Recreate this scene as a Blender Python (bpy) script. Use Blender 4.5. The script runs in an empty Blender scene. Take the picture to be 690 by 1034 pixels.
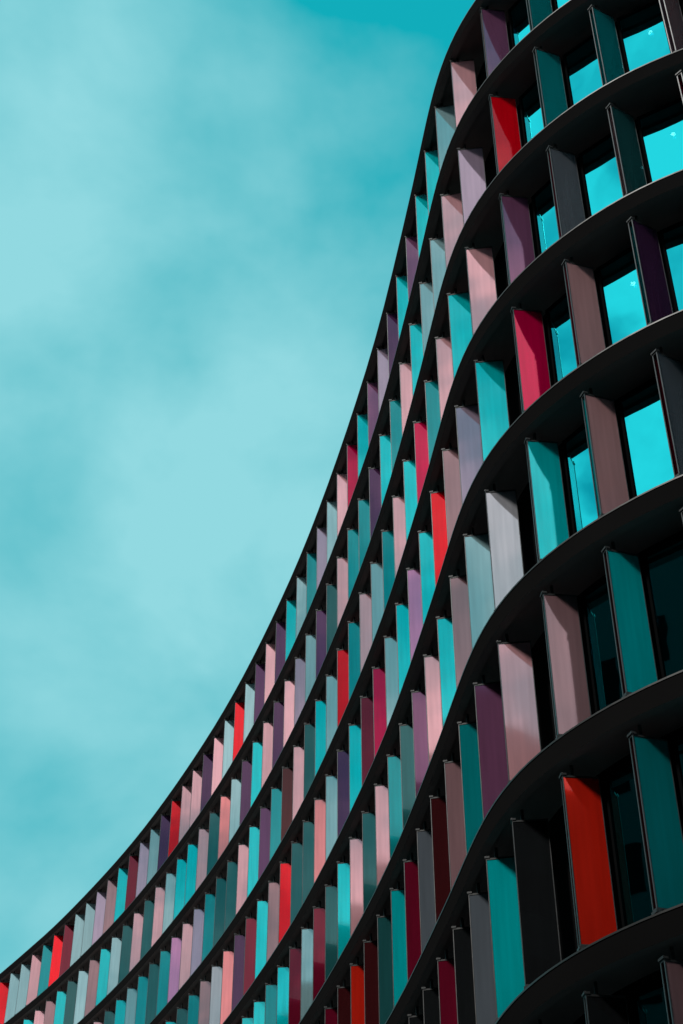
# Curved office building with coloured glass sun shutters, seen steeply from the street.
import bpy, math, random
import numpy as np
from mathutils import Matrix, Vector

random.seed(7)
SC = bpy.context.scene
COL = SC.collection

# ------------------------------------------------------------------ plan and levels
U = 3.5                       # one storey in metres
EYE = 1.6                     # camera height
LEVEL7 = 2.5203               # height of floor slab 7 above the eye, in storeys
def slab_z(k):                # top of floor slab k (0 = roof edge, 9 = first floor)
    return EYE + U * (LEVEL7 + (7 - k) - (0.0414 if k == 0 else 0.0))

PLAN = [(1.9648,5.1125), (1.8760,5.1574), (1.7884,5.2040), (1.7028,5.2539), (1.6199,5.3078), (1.5400,5.3662), (1.4631,5.4287), (1.3891,5.4948), (1.3178,5.5641), (1.2494,5.6362), (1.1841,5.7111), (1.1221,5.7888), (1.0636,5.8691), (1.0089,5.9521), (0.9581,6.0375), (0.9112,6.1252), (0.8686,6.2150), (0.8303,6.3067), (0.7964,6.4001), (0.7668,6.4951), (0.7409,6.5913), (0.7183,6.6884), (0.6985,6.7862), (0.6809,6.8845), (0.6649,6.9832), (0.6502,7.0820), (0.6363,7.1811), (0.6228,7.2801), (0.6096,7.3793), (0.5962,7.4784), (0.5827,7.5774), (0.5690,7.6765), (0.5549,7.7755), (0.4959,8.1711), (0.4348,8.5664), (0.3707,8.9612), (0.3005,9.3550), (0.2236,9.7475), (0.1414,10.1390), (0.0555,10.5296), (-0.0335,10.9196), (-0.1256,11.3088), (-0.2211,11.6973), (-0.3203,12.0848), (-0.4243,12.4710), (-0.5337,12.8557), (-0.6478,13.2391), (-0.7652,13.6215), (-0.8857,14.0029), (-1.0098,14.3831), (-1.1383,14.7619), (-1.2714,15.1391), (-1.4091,15.5147), (-1.5516,15.8884), (-1.6988,16.2603), (-1.8497,16.6308), (-2.0036,17.0000), (-2.1604,17.3679), (-2.3206,17.7344), (-2.4843,18.0994), (-2.6522,18.4624), (-2.8247,18.8233), (-3.0019,19.1819), (-3.1836,19.5382), (-3.3692,19.8926), (-3.5578,20.2453), (-3.7491,20.5966), (-3.9428,20.9465), (-4.1395,21.2949), (-4.3403,21.6408), (-4.5469,21.9832), (-4.7595,22.3220)]
PLAN_S = list(np.arange(0, 3.2, .1)) + list(np.arange(3.2, 18.801, .4))
PLAN_S = PLAN_S[:len(PLAN)]

# extend: leftwards gently, rightwards round the nose, then close along the back
P = np.array(PLAN); S = np.array(PLAN_S)
left = []
p = P[-1].copy(); a = math.atan2(P[-1][1] - P[-3][1], P[-1][0] - P[-3][0])
for i in range(14):
    a += .006; p = p + .4 * np.array([math.cos(a), math.sin(a)]); left.append(p.copy())
right = []
p = P[0].copy(); a = math.atan2(P[0][1] - P[2][1], P[0][0] - P[2][0])
n_right = 0
while a < math.radians(112):
    a += .055; p = p + .11 * np.array([math.cos(a), math.sin(a)]); right.append(p.copy()); n_right += 1
back = []
for i in range(46):
    p = p + .5 * np.array([math.cos(a + .0035 * i), math.sin(a + .0035 * i)]); back.append(p.copy())
# ordered along the loop: from the far left end, along the front to the right, round the nose, along the back
FRONT = left[::-1] + list(P[::-1]) + right + back
LOOP = np.array(FRONT) * U
S_FRONT = np.concatenate([[S[-1] + .4 * (i + 1) for i in range(14)][::-1], S[::-1], [-.11 * (i + 1) for i in range(n_right)]])
N_FRONT = len(S_FRONT)

def loop_normals(L):
    d = np.roll(L, -1, 0) - np.roll(L, 1, 0)
    d /= np.linalg.norm(d, axis=1)[:, None]
    return d, np.stack([-d[:, 1], d[:, 0]], 1)          # tangent, inward normal (left of travel)
TAN, NIN = loop_normals(LOOP)
def offset_loop(d):
    return LOOP + NIN * d

def at_s(s, d=0.0):
    """point, tangent (to the right) and inward normal on the front curve; d is metres behind the slab edge"""
    i = lambda arr: np.interp(-s, -S_FRONT, arr)
    p = np.array([i(LOOP[:N_FRONT, 0]), i(LOOP[:N_FRONT, 1])])
    t = np.array([i(TAN[:N_FRONT, 0]), i(TAN[:N_FRONT, 1])]); t /= np.linalg.norm(t)
    n = np.array([-t[1], t[0]])
    return p + n * d, t, n

# ------------------------------------------------------------------ materials
def srgb(r, g, b):
    f = lambda c: (c / 255 / 12.92) if c / 255 <= .04045 else ((c / 255 + .055) / 1.055) ** 2.4
    return (f(r), f(g), f(b), 1)
def new_mat(name):
    m = bpy.data.materials.new(name); m.use_nodes = True
    nt = m.node_tree; b = nt.nodes['Principled BSDF']
    return m, nt, b
def node(nt, kind, **kw):
    n = nt.nodes.new(kind)
    for k, v in kw.items(): setattr(n, k, v)
    return n

def metal(name, col, rough=.5, metallic=0.0, var=.25, scale=1.5):
    m, nt, b = new_mat(name)
    tc = node(nt, 'ShaderNodeTexCoord'); nz = node(nt, 'ShaderNodeTexNoise')
    nz.inputs['Scale'].default_value = scale; nz.inputs['Detail'].default_value = 5
    nt.links.new(tc.outputs['Object'], nz.inputs['Vector'])
    mx = node(nt, 'ShaderNodeMix', data_type='RGBA')
    mx.inputs['A'].default_value = [c * (1 - var) for c in col[:3]] + [1]
    mx.inputs['B'].default_value = [min(1, c * (1 + var)) for c in col[:3]] + [1]
    nt.links.new(nz.outputs['Fac'], mx.inputs['Factor'])
    nt.links.new(mx.outputs['Result'], b.inputs['Base Color'])
    mr = node(nt, 'ShaderNodeMapRange'); mr.inputs['To Min'].default_value = rough * .8; mr.inputs['To Max'].default_value = min(1, rough * 1.2)
    nt.links.new(nz.outputs['Fac'], mr.inputs['Value']); nt.links.new(mr.outputs['Result'], b.inputs['Roughness'])
    b.inputs['Metallic'].default_value = metallic
    if not metallic: b.inputs['Specular IOR Level'].default_value = 0.0
    return m

def glass_paint(name, col):
    """coloured, coated shutter glass: a tinted mirror over a body colour, slightly wavy"""
    m, nt, b = new_mat(name)
    geo = node(nt, 'ShaderNodeNewGeometry')
    hsv = node(nt, 'ShaderNodeHueSaturation')
    hsv.inputs['Color'].default_value = col
    mr = node(nt, 'ShaderNodeMapRange'); mr.inputs['To Min'].default_value = .82; mr.inputs['To Max'].default_value = 1.12
    nt.links.new(geo.outputs['Random Per Island'], mr.inputs['Value'])
    nt.links.new(mr.outputs['Result'], hsv.inputs['Value'])
    tc = node(nt, 'ShaderNodeTexCoord')
    # faint streaks of dirt running down the pane
    mp = node(nt, 'ShaderNodeMapping'); mp.inputs['Scale'].default_value = (9, 9, .5)
    nt.links.new(tc.outputs['Object'], mp.inputs['Vector'])
    st = node(nt, 'ShaderNodeTexNoise'); st.inputs['Scale'].default_value = 1.3; st.inputs['Detail'].default_value = 6
    nt.links.new(mp.outputs['Vector'], st.inputs['Vector'])
    mx = node(nt, 'ShaderNodeMix', data_type='RGBA', blend_type='MULTIPLY')
    mx.inputs['Factor'].default_value = 1
    rp = node(nt, 'ShaderNodeMapRange'); rp.inputs['From Min'].default_value = .3; rp.inputs['From Max'].default_value = .7
    rp.inputs['To Min'].default_value = .84; rp.inputs['To Max'].default_value = 1.0
    nt.links.new(st.outputs['Fac'], rp.inputs['Value'])
    nt.links.new(hsv.outputs['Color'], mx.inputs['A']); nt.links.new(rp.outputs['Result'], mx.inputs['B'])
    nt.links.new(mx.outputs['Result'], b.inputs['Base Color'])
    rr = node(nt, 'ShaderNodeMapRange'); rr.inputs['To Min'].default_value = .10; rr.inputs['To Max'].default_value = .03
    nt.links.new(st.outputs['Fac'], rr.inputs['Value']); nt.links.new(rr.outputs['Result'], b.inputs['Roughness'])
    b.inputs['Metallic'].default_value = GLASS_METAL
    b.inputs['Specular IOR Level'].default_value = .2
    b.inputs['Coat Weight'].default_value = 1; b.inputs['Coat IOR'].default_value = COAT_IOR; b.inputs['Coat Roughness'].default_value = .012
    # the body colour lets a little tinted light through
    tr = node(nt, 'ShaderNodeBsdfTransparent'); nt.links.new(hsv.outputs['Color'], tr.inputs['Color'])
    mxs = node(nt, 'ShaderNodeMixShader'); mxs.inputs['Fac'].default_value = .2
    nt.links.new(b.outputs[0], mxs.inputs[1]); nt.links.new(tr.outputs[0], mxs.inputs[2])
    nt.links.new(mxs.outputs[0], nt.nodes['Material Output'].inputs['Surface'])
    # slow waviness of toughened glass
    wv = node(nt, 'ShaderNodeTexNoise'); wv.inputs['Scale'].default_value = .9; wv.inputs['Detail'].default_value = 1
    nt.links.new(tc.outputs['Object'], wv.inputs['Vector'])
    bp = node(nt, 'ShaderNodeBump'); bp.inputs['Strength'].default_value = .12; bp.inputs['Distance'].default_value = .05
    nt.links.new(wv.outputs['Fac'], bp.inputs['Height']); nt.links.new(bp.outputs['Normal'], b.inputs['Normal'])
    return m

GLASS_METAL = .56
COAT_IOR = 1.34
PALETTE = {
    'R': ('bright red', (250, 0, 30)),        'X': ('crimson', (214, 0, 76)),
    'D': ('burgundy', (128, 18, 48)),          'C': ('bright cyan', (0, 208, 214)),
    'T': ('teal', (8, 152, 158)),              'G': ('dark green-teal', (40, 102, 104)),
    'P': ('pale pink', (236, 176, 184)),       'S': ('salmon pink', (250, 148, 150)),
    'V': ('dark violet', (88, 50, 90)),        'U': ('violet', (134, 82, 118)),      'L': ('lavender grey', (170, 150, 172)),
    'W': ('pale silver-blue', (154, 192, 198)),'M': ('dusty mauve', (168, 128, 134)),
    'O': ('orange-red', (238, 44, 26)),        'B': ('dark brown-red', (78, 26, 30)),
    'K': ('near-black', (34, 36, 38)),         'Q': ('orchid pink', (206, 138, 182)),
    'H': ('dusty rose', (226, 172, 176)),
    'N': ('slate grey', (112, 120, 130)),
    'Y': ('pale grey', (190, 190, 198)),
}
GLASS = {k: glass_paint('shutter_glass_' + v[0].replace(' ', '_').replace('-', '_'), srgb(*v[1])) for k, v in PALETTE.items()}
GLASS_KEYS = list(PALETTE)

M_SLAB = metal('dark_anodised_fascia', (.0052, .0050, .0051), .7, var=.2, scale=.4)
M_SOFFIT = metal('dark_soffit', (.10, .082, .081), .85, var=.25, scale=.6)
M_WALL = metal('dark_facade_panel', (.004, .004, .0042), .8, var=.25, scale=.8)
M_FRAME = metal('black_window_frame', (.003, .0033, .0035), .6, var=.2, scale=3)
M_TRIM = metal('thin_edge_trim', (.03, .03, .03), .5, .6, scale=2)
M_BAR = metal('shutter_edge_metal', (.09, .09, .092), .4, .8, scale=4)
M_CHAN = metal('shutter_channel_metal', (.02, .021, .022), .5, .3, scale=4)
M_CONC = metal('grey_render', (.04, .039, .038), .85, var=.2, scale=.2)
M_GROUND = metal('paving', (.30, .29, .28), .85, var=.2, scale=.35)
M_ROOF = metal('roof_felt', (.08, .08, .08), .9, scale=.4)

def window_glass():
    m, nt, b = new_mat('tinted_mirror_window_glass')
    out = nt.nodes['Material Output']
    nt.nodes.remove(b)
    gl = node(nt, 'ShaderNodeBsdfGlossy'); gl.inputs['Roughness'].default_value = .015
    gl.inputs['Color'].default_value = (.014, .56, .63, 1)
    tr = node(nt, 'ShaderNodeBsdfTransparent'); tr.inputs['Color'].default_value = (.5, .9, .95, 1)
    mix = node(nt, 'ShaderNodeMixShader'); mix.inputs['Fac'].default_value = .09
    tc = node(nt, 'ShaderNodeTexCoord'); nz = node(nt, 'ShaderNodeTexNoise'); nz.inputs['Scale'].default_value = .7
    nt.links.new(tc.outputs['Object'], nz.inputs['Vector'])
    bp = node(nt, 'ShaderNodeBump'); bp.inputs['Strength'].default_value = .06; bp.inputs['Distance'].default_value = .05
    nt.links.new(nz.outputs['Fac'], bp.inputs['Height']); nt.links.new(bp.outputs['Normal'], gl.inputs['Normal'])
    nt.links.new(gl.outputs[0], mix.inputs[1]); nt.links.new(tr.outputs[0], mix.inputs[2])
    nt.links.new(mix.outputs[0], out.inputs['Surface'])
    return m
M_PANE = window_glass()
def emit(name, col, k):
    m, nt, b = new_mat(name)
    b.inputs['Emission Color'].default_value = col; b.inputs['Emission Strength'].default_value = k
    return m
M_LAMP = emit('lit_spot_lens', (.95, 1, 1, 1), 70)

# ------------------------------------------------------------------ mesh helpers
class MB:
    def __init__(self): self.v, self.f, self.m, self.mats = [], [], [], []
    def mi(self, mat):
        if mat not in self.mats: self.mats.append(mat)
        return self.mats.index(mat)
    def quad(self, a, b, c, d, mat):
        i = len(self.v); self.v += [tuple(a), tuple(b), tuple(c), tuple(d)]
        self.f.append((i, i + 1, i + 2, i + 3)); self.m.append(self.mi(mat))
    def box(self, o, ex, ey, ez, mat):
        """box from corner o spanned by the three edge vectors"""
        o, ex, ey, ez = (np.array(t, float) for t in (o, ex, ey, ez))
        i = len(self.v)
        for dz in (0, 1):
            for dx, dy in ((0, 0), (1, 0), (1, 1), (0, 1)):
                self.v.append(tuple(o + ex * dx + ey * dy + ez * dz))
        k = self.mi(mat)
        fs = [(0, 3, 2, 1), (4, 5, 6, 7), (0, 1, 5, 4), (1, 2, 6, 5), (2, 3, 7, 6), (3, 0, 4, 7)]
        if np.dot(np.cross(ex, ey), ez) < 0: fs = [t[::-1] for t in fs]
        for t in fs: self.f.append(tuple(i + q for q in t)); self.m.append(k)
    def rod(self, p, q, r, mat, n=8):
        p, q = np.array(p, float), np.array(q, float); d = q - p; d /= np.linalg.norm(d)
        a = np.cross(d, (0, 0, 1) if abs(d[2]) < .9 else (1, 0, 0)); a /= np.linalg.norm(a); b = np.cross(d, a)
        i = len(self.v); k = self.mi(mat)
        for e in (p, q):
            for j in range(n):
                t = 2 * math.pi * j / n; self.v.append(tuple(e + r * (a * math.cos(t) + b * math.sin(t))))
        for j in range(n):
            self.f.append((i + j, i + (j + 1) % n, i + n + (j + 1) % n, i + n + j)); self.m.append(k)
        self.f.append(tuple(i + j for j in range(n))[::-1]); self.m.append(k)
        self.f.append(tuple(i + n + j for j in range(n))); self.m.append(k)
    def mesh(self, name):
        me = bpy.data.meshes.new(name); me.from_pydata(self.v, [], self.f)
        for m in self.mats: me.materials.append(m)
        me.polygons.foreach_set('material_index', self.m); me.update()
        return me
    def build(self, name, parent=None, loc=None):
        o = bpy.data.objects.new(name, self.mesh(name)); COL.objects.link(o)
        if parent: o.parent = parent
        if loc is not None: o.location = loc
        return o

def empty(name, loc):
    o = bpy.data.objects.new(name, None); COL.objects.link(o); o.location = loc; return o

def sweep(profile, mats, loop_pts, nin, closed=True):
    """sweep a closed profile [(depth, z), ...] along the plan loop; one material per profile edge"""
    n, k = len(loop_pts), len(profile); mb = MB()
    for i in range(n):
        for d, z in profile: mb.v.append((loop_pts[i][0] + nin[i][0] * d, loop_pts[i][1] + nin[i][1] * d, z))
    for i in range(n if closed else n - 1):
        j = (i + 1) % n
        for e in range(k):
            e2 = (e + 1) % k
            mb.f.append((i * k + e, i * k + e2, j * k + e2, j * k + e)); mb.m.append(mb.mi(mats[e]))
    return mb

# ------------------------------------------------------------------ ground
g = MB(); g.quad((-1500, -1500, 0), (1500, -1500, 0), (1500, 1500, 0), (-1500, 1500, 0), M_GROUND)
go = g.build('ground'); go['kind'] = 'structure'

# ------------------------------------------------------------------ the building
bld = empty('office_building', (float(LOOP[N_FRONT - 30][0]), float(LOOP[N_FRONT - 30][1]), 0))
bld['label'] = 'tall dark office building with a curved front and rows of coloured glass shutters'
bld['category'] = 'office building'
ORG = np.array(bld.location)
def child(mb, name, parent=bld):
    # vertices are in world space; parts keep their own origin at the building base
    mb.v = [tuple(np.array(v) - ORG) for v in mb.v]
    return mb.build(name, parent)

DEPTH_WALL = .90
# recessed facade wall
mb = sweep([(DEPTH_WALL, 0.0), (DEPTH_WALL, slab_z(0) - .30), (DEPTH_WALL + .3, slab_z(0) - .30), (DEPTH_WALL + .3, 0.0)],
           [M_WALL] * 4, LOOP, NIN)
wall = child(mb, 'wall')
# floor slabs: edge beam in front, soffit behind, small metal trim along the upper edge
for k in range(0, 10):
    zt = slab_z(k); back = DEPTH_WALL - .004
    prof = [(0.0, zt - .40), (0.0, zt), (back, zt), (back, zt - .30), (.16, zt - .30), (.16, zt - .40)]
    o = child(sweep(prof, [M_SLAB, M_SLAB, M_SOFFIT, M_SOFFIT, M_SOFFIT, M_SOFFIT], LOOP, NIN), 'floor_slab')
    t = sweep([(-.012, zt - .018), (-.012, zt + .012), (.05, zt + .012), (.05, zt + .004), (-.003, zt + .004), (-.003, zt - .018)], [M_TRIM] * 6, LOOP, NIN)
    child(t, 'edge_trim', o)
# roof deck
mb = MB(); inner = offset_loop(DEPTH_WALL - .006); zr = slab_z(0) - .12
mb.v = [(p[0], p[1], zr) for p in inner]; mb.f = [tuple(range(len(inner)))]; mb.m = [mb.mi(M_ROOF)]
child(mb, 'roof')

# ------------------------------------------------------------------ shutters
# arc position of each shutter column along the slab edge, in storeys: a little wider round the nose
NOSE_S = {-5: -1.70, -4: -1.262, -3: -.824, -2: -.384, -1: .057, 0: .496, 1: .942, 2: 1.390, 3: 1.866, 4: 2.275}
def col_s(c): return NOSE_S.get(c, .5552 + .42478 * c)
SET = .018 * U                            # outer edge of a shutter behind the slab edge
FW, FGAP = .168 * U, .105                 # blade width, distance between its two panes
Z0, Z1 = .035 * U, .815 * U               # bottom and top of the glass above the floor slab
ROWS = {   # row: colours of the shutters from column -3 leftwards (the nose first), see PALETTE
    1: "P T C G T U P W C C U C V L U C X P W L T W C V P V W R W P V P P R V W L D C M L W W D R T P W W R C P T",
    2: "C W M T T R L P W W C P T C V T T P G V W L P V P C V W S G P C C W P G P G W C M W G C M P C T P W V C R",
    3: "P M T G N U P C P T X C P T W P T R W C G P B T V C P G G T L P Q T G T W C G P L C V W T P C R G W S C",
    4: "T C P V H X C L M R C Q C W X D C V W S G G R M C D V S Y M T G C P T W V L P C G T R W S C V P T C D W",
    5: "V P T N H C Y W M C P U G T P G P C G D W D C T C C P V G W S T M C P D T V W C G L P T C R W M G C P V",
    6: "T C K K C M P U T M B N D C G B O B D T G P V C W T D G M C T P G V D T C W G P M C T R G L C P T V G W",
    7: "M T T G T O K C N K D K K G B T C D G W V T M P G C T D B G W T C P V G M T C G P L W T D G C V P T G C",
    8: "D C T G M K T G B T K C D G T W V M G C P T D G B W C T P V G D M T C G P L W T D G C V P T G C M T G D",
    9: "T G M C D V T G P W C T D G B W M C T P V G D M T C G P L W T D G C V P T G C M T G D V C W P T G M C T",
}
BACK = {(1, 2): 'S', (1, 3): 'X', (2, 2): 'K', (2, -1): 'L', (3, 2): 'C', (3, 0): 'M', (3, 1): 'D', (3, -1): 'X', (4, 0): 'T', (4, 1): 'D', (4, 2): 'K',
        (5, 0): 'D', (5, 1): 'C', (6, 1): 'B', (6, 2): 'C', (7, 2): 'K', (7, 1): 'B', (7, 3): 'K', (5, 2): 'K', (2, 0): 'T', (2, 1): 'G'}
ALPHA = math.radians(67)

def shutter_frame(row, c):
    p, t, n = at_s(col_s(c), SET)
    u = t * math.cos(ALPHA) + n * math.sin(ALPHA)        # from the outer edge inwards
    w = np.array([u[1], -u[0]])                          # normal of the face turned to the street
    return np.array([p[0], p[1], slab_z(row)]), np.append(u, 0), np.append(w, 0)

def shutter_meshes():
    """blade in its own axes: x inwards along the blade, y = visible face normal, z up"""
    fr = MB(); X, Y, Z = np.eye(3)
    h = Z1 - Z0; e = .014
    for y in (-FGAP / 2, FGAP / 2):                      # edge profiles of both panes
        for x in (0, FW - e):
            fr.box((x, y - .011, Z0), X * e, Y * .022, Z * h, M_BAR)
    for z in (Z0 - .03, Z1):                             # closing channel, bottom and top
        fr.box((.0, -FGAP / 2 - .012, z), X * FW, Y * (FGAP + .024), Z * .03, M_CHAN)
    cx = FW * .30                                        # pivots into the slabs
    fr.rod((cx, 0, .012), (cx, 0, Z0 - .028), .03, M_CHAN)
    fr.rod((cx, 0, Z1 + .028), (cx, 0, U - .41), .03, M_CHAN)
    fr.box((-.02, -.075, Z0 - .075), X * .085, Y * .15, Z * .043, M_CHAN)     # corner brackets
    fr.box((-.02, -.075, Z1 + .032), X * .085, Y * .15, Z * .035, M_CHAN)
    fr.rod((.006, FGAP / 2, Z1 + .02), (.006, FGAP / 2, Z1 + .075), .016, M_BAR)
    fr.rod((.006, -FGAP / 2, Z1 + .02), (.006, -FGAP / 2, Z1 + .075), .016, M_BAR)
    return fr
def pane_mb(sign, mat):
    m = MB(); e = .0145
    m.box((e, sign * FGAP / 2 - .005, Z0 + .002), (FW - 2 * e, 0, 0), (0, .010, 0), (0, 0, Z1 - Z0 - .004), mat)
    return m
FRAME_MESH = shutter_meshes().mesh('shutter')
PANE_MESH = {(s, k): pane_mb(s, GLASS[k]).mesh('glass_pane') for s in (1, -1) for k in GLASS_KEYS}

# camera maths, only to choose which shutters show largest
F, PITCH, ROLL = 1535.2152, .678820972, -.00357849
def project(p):
    x, y, z = p[0], p[1], p[2] - EYE
    cp, sp = math.cos(PITCH), math.sin(PITCH)
    v, w = -y * sp + z * cp, y * cp + z * sp
    if w <= 0: return None
    return 345 + F * x / w, 517 - F * v / w

shutters = []
for row, cols in ROWS.items():
    for i, ch in enumerate(cols.split()):
        c = i - 3
        base, u, w = shutter_frame(row, c)
        pts = [project(base + u * a + np.array([0, 0, z])) for a in (0, FW) for z in (Z0, Z1)]
        xs = [q[0] for q in pts]; ys = [q[1] for q in pts]
        iw = max(0, min(690, max(xs)) - max(0, min(xs))); ih = max(0, min(1034, max(ys)) - max(0, min(ys)))
        b = BACK.get((row, c)) or random.choice('K G B T D V M K'.split())
        shutters.append((iw * ih, row, c, ch, b, base, u, w))
shutters.sort(key=lambda t: -t[0])
ORD = ['', 'top', 'second', 'third', 'fourth', 'fifth', 'sixth', 'seventh', 'eighth', 'ninth']
rest = MB()
rep_frame = shutter_meshes()
first = None
for idx, (area, row, c, ch, b, base, u, w) in enumerate(shutters):
    if idx < 100 and area > 0:
        o = bpy.data.objects.new('shutter', FRAME_MESH); COL.objects.link(o); o.parent = bld
        o.matrix_local = Matrix(((u[0], w[0], 0, base[0] - ORG[0]), (u[1], w[1], 0, base[1] - ORG[1]), (0, 0, 1, base[2]), (0, 0, 0, 1)))
        o['label'] = '%s glass shutter in the %s row from the roof' % (PALETTE[ch][0], ORD[row])
        for s, k in ((1, ch), (-1, b)):
            q = bpy.data.objects.new('glass_pane', PANE_MESH[(s, k)]); COL.objects.link(q); q.parent = o
    else:
        R = np.stack([u, w, np.array([0, 0, 1.])], 1)
        for src, mats in ((rep_frame, None), (pane_mb(1, GLASS[ch]), 1), (pane_mb(-1, GLASS[b]), 1)):
            i0 = len(rest.v)
            rest.v += [tuple(R @ np.array(v) + base) for v in src.v]
            for f, mi in zip(src.f, src.m):
                rest.f.append(tuple(i0 + q for q in f)); rest.m.append(rest.mi(src.mats[mi]))
o = child(rest, 'shutter'); o['kind'] = 'stuff'

# ------------------------------------------------------------------ windows (the bays one can look into)
WD = .67                                 # pane behind the slab edge
def window(row, c):
    a, t0, n0 = at_s(col_s(c) - .098, WD); b, t1, n1 = at_s(col_s(c - 1) + .025, WD)
    t = (b - a); wd = np.linalg.norm(t); t /= wd; n = np.array([-t[1], t[0]])
    z0 = slab_z(row) + .10; h = .80 * U
    A = np.array([a[0], a[1], z0]); T = np.append(t, 0); N = np.append(n, 0); Zv = np.array([0, 0, 1.])
    fr = MB(); fw = .05
    fr.box(A - N * .03, T * fw, N * .09, Zv * h, M_FRAME)
    fr.box(A + T * (wd - fw) - N * .03, T * fw, N * .09, Zv * h, M_FRAME)
    fr.box(A + T * fw - N * .027, T * (wd - 2 * fw), N * .084, Zv * fw, M_FRAME)
    fr.box(A + T * fw - N * .027 + Zv * (h - fw), T * (wd - 2 * fw), N * .084, Zv * fw, M_FRAME)
    w = child(fr, 'window')
    pn = MB(); g = .003
    pn.box(A + T * (fw + g) + Zv * (fw + g), T * (wd - 2 * fw - 2 * g), N * .02, Zv * (h - 2 * fw - 2 * g), M_PANE)
    q = child(pn, 'pane', w)
    if (row, c) in ((2, 0), (3, 0), (4, 1)):
        lp = MB(); m = A + T * (wd * .62) + Zv * (.60 * U - .10) + N * .10
        lp.rod(m, m - Zv * .03, .045, M_LAMP, 12)
        lp.rod(m + Zv * .001, m + Zv * .05, .05, M_FRAME, 12)
        lp.rod(m + Zv * .05, m + Zv * (h - .60 * U + .09), .006, M_FRAME, 6)
        child(lp, 'spotlight', w)
for row in range(1, 9):
    for c in range(-4, 3):
        window(row, c)

# ------------------------------------------------------------------ opposite block (seen mirrored in the lower glass, shades the lower floors)
op = empty('opposite_block', (-4, -8, 0))
op['label'] = 'plain grey flat-roofed block standing across the street from the curved facade'; op['category'] = 'office building'
OP_H = 35.5
pts = [(-26, 34), (-17, 6), (-11, 0), (2, -14), (42, -22), (48, -50), (-60, -20), (-52, 34)]
mb = MB(); n = len(pts)
L = [np.array(p, float) - np.array((-4.0, -8.0)) for p in pts]
mb.v = [(p[0], p[1], 0) for p in L] + [(p[0], p[1], OP_H) for p in L]
for i in range(n):
    j = (i + 1) % n; mb.f.append((j, i, n + i, n + j)); mb.m.append(mb.mi(M_CONC))
mb.f.append(tuple(range(n, 2 * n))[::-1]); mb.m.append(0)
mb.build('wall', op)
wn = MB()
for i in (0, 1, 2, 3):
    a, b = L[i], L[i + 1]; d = (b - a); ln = np.linalg.norm(d); d /= ln; nn = np.array([d[1], -d[0]]) * -1
    for f in range(9):
        x = 1.0
        while x + 1.8 < ln:
            p = a + d * x; wn.box((p[0] - nn[0] * -.0, p[1] - nn[1] * -.0, 1.2 + f * 3.7), np.append(d * 1.6, 0), np.append(nn * .03, 0), (0, 0, 1.9), M_FRAME); x += 3.0
o = wn.build('window', op); o['kind'] = 'stuff'

# ------------------------------------------------------------------ sky, sun, camera
SUN_TO = Vector((-.72, -.56, .98)).normalized()
world = bpy.data.worlds.new('World'); SC.world = world; world.use_nodes = True
nt = world.node_tree; bg = nt.nodes['Background']; bg.inputs['Strength'].default_value = .1
sky = node(nt, 'ShaderNodeTexSky', sky_type='NISHITA', sun_disc=False)
sky.sun_elevation = math.asin(SUN_TO.z); sky.sun_rotation = math.atan2(SUN_TO.x, SUN_TO.y) % (2 * math.pi)
tc = node(nt, 'ShaderNodeTexCoord')
def vmath(op, *ins):
    n = node(nt, 'ShaderNodeVectorMath', operation=op)
    for i, v in enumerate(ins):
        if isinstance(v, tuple): n.inputs[i].default_value = v
        else: nt.links.new(v, n.inputs[i])
    return n
def mrange(v, a, b, c=0., d=1., smooth=True):
    n = node(nt, 'ShaderNodeMapRange'); n.interpolation_type = 'SMOOTHSTEP' if smooth else 'LINEAR'
    for k, x in zip(('From Min', 'From Max', 'To Min', 'To Max'), (a, b, c, d)): n.inputs[k].default_value = x
    nt.links.new(v, n.inputs['Value']); return n.outputs['Result']
def mixc(fac, A, B, blend='MIX'):
    n = node(nt, 'ShaderNodeMix', data_type='RGBA', blend_type=blend)
    for k, x in (('Factor', fac), ('A', A), ('B', B)):
        if isinstance(x, (tuple, float)): n.inputs[k].default_value = x
        else: nt.links.new(x, n.inputs[k])
    return n.outputs['Result']
def noise(scale, detail, off, rough=.5, dist=0.):
    m = node(nt, 'ShaderNodeMapping'); m.inputs['Location'].default_value = off; m.inputs['Scale'].default_value = (1, 1, 1.3)
    nt.links.new(tc.outputs['Generated'], m.inputs['Vector'])
    n = node(nt, 'ShaderNodeTexNoise'); n.inputs['Scale'].default_value = scale; n.inputs['Detail'].default_value = detail
    n.inputs['Roughness'].default_value = rough; n.inputs['Distortion'].default_value = dist
    nt.links.new(m.outputs['Vector'], n.inputs['Vector']); return n.outputs['Fac']
K = 10.0
deep = tuple(c * K for c in srgb(10, 178, 192)[:3]) + (1,)
pale = tuple(c * K for c in srgb(146, 217, 225)[:3]) + (1,)
white = (1.3 * K, 1.3 * K, 1.3 * K, 1)
clear = mixc(1.0, sky.outputs['Color'], (.35, 1.0, .85, 1), 'MULTIPLY')
base = mixc(.9, clear, deep)
def towards(v, a, b, hi): return mrange(vmath('DOT_PRODUCT', vmath('NORMALIZE', tc.outputs['Generated']).outputs[0], v).outputs['Value'], a, b, 0., hi)
def math2(op, x, y):
    n = node(nt, 'ShaderNodeMath', operation=op)
    for i, v in enumerate((x, y)):
        if isinstance(v, float): n.inputs[i].default_value = v
        else: nt.links.new(v, n.inputs[i])
    return n.outputs[0]
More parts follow.
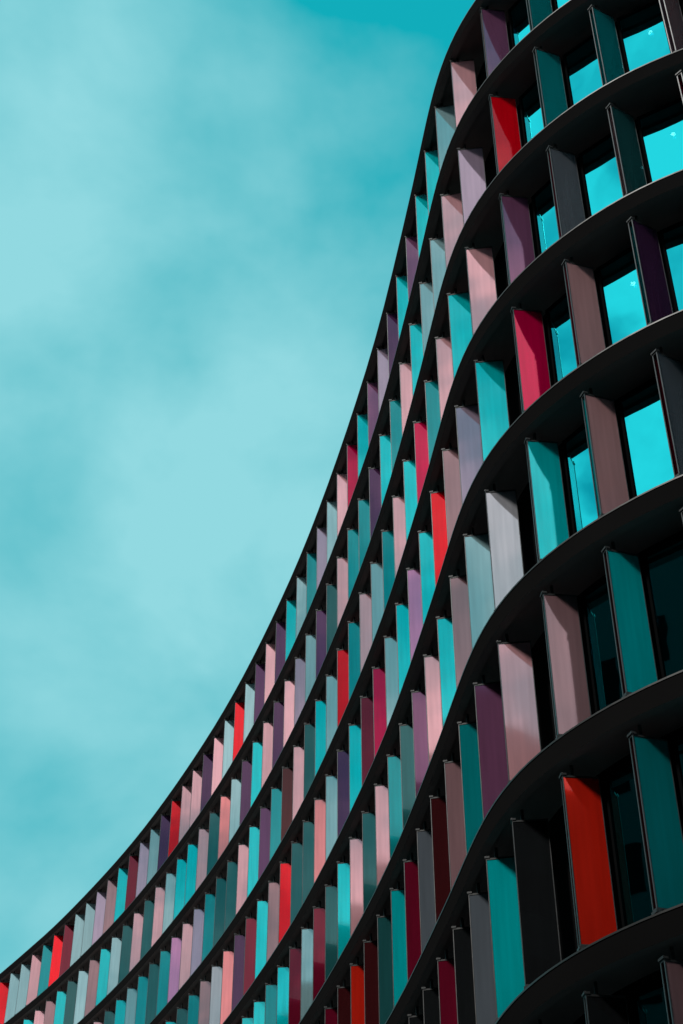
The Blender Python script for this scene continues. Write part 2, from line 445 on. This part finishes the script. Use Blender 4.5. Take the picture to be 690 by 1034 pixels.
# thin cloud veil with two thinner places, high up and towards the left
veil = math2('ADD', mrange(noise(5.5, 5, (1.3, .2, .7), .5, .2), .3, .7, .24, 1.0, False), mrange(noise(13, 5, (.3, 2.2, 1.7), .5, .2), .3, .7, -.10, .10, False))
for v, lo, k in (((-.111, .665, .738), .968, .50), ((-.055, .810, .584), .978, .14)):          # thicker cloud
    veil = math2('ADD', veil, towards(v, lo, .999, k))
for v, lo, k in (((.040, .545, .838), .968, .58), ((-.028, .547, .837), .985, .2), ((-.230, .678, .698), .978, .28), ((-.202, .878, .434), .960, .06), ((-.029, .750, .661), .972, .18)):
    veil = math2('SUBTRACT', veil, towards(v, lo, .999, k))
n_ = node(nt, 'ShaderNodeClamp'); nt.links.new(veil, n_.inputs['Value']); cl = n_.outputs[0]
front = mixc(cl, base, pale)
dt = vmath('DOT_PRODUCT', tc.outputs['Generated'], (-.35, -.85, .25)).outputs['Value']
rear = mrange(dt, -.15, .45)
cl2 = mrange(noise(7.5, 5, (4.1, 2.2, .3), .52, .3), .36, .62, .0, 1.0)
whitec = mixc(cl2, tuple(c * K for c in srgb(84, 192, 206)[:3]) + (1,), white)  # white cloud added to the unseen rear sky, to brighten the shutters' reflections
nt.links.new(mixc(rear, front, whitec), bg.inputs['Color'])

sun = bpy.data.lights.new('sun', 'SUN'); sun.energy = 4.6; sun.angle = math.radians(8); sun.color = (1, .96, .9)
so = bpy.data.objects.new('sun', sun); COL.objects.link(so)
so.rotation_euler = (-SUN_TO).to_track_quat('-Z', 'Y').to_euler(); so.location = (0, 0, 60)

cam = bpy.data.cameras.new('camera'); co = bpy.data.objects.new('camera', cam); COL.objects.link(co)
cam.sensor_fit = 'VERTICAL'; cam.sensor_height = 24; cam.lens = F / 1034 * 24
cam.clip_start = .1; cam.clip_end = 5000
co.matrix_world = Matrix.Translation((0, 0, EYE)) @ Matrix.Rotation(math.pi / 2 + PITCH, 4, 'X') @ Matrix.Rotation(ROLL, 4, 'Z')
SC.camera = co

SC.view_settings.view_transform = 'Standard'; SC.view_settings.look = 'None'
SC.view_settings.gamma = 1; SC.view_settings.exposure = 0; SC.view_settings.use_curve_mapping = False
SC.cycles.max_bounces = 6; SC.cycles.transparent_max_bounces = 8
SC.cycles.use_denoising = True
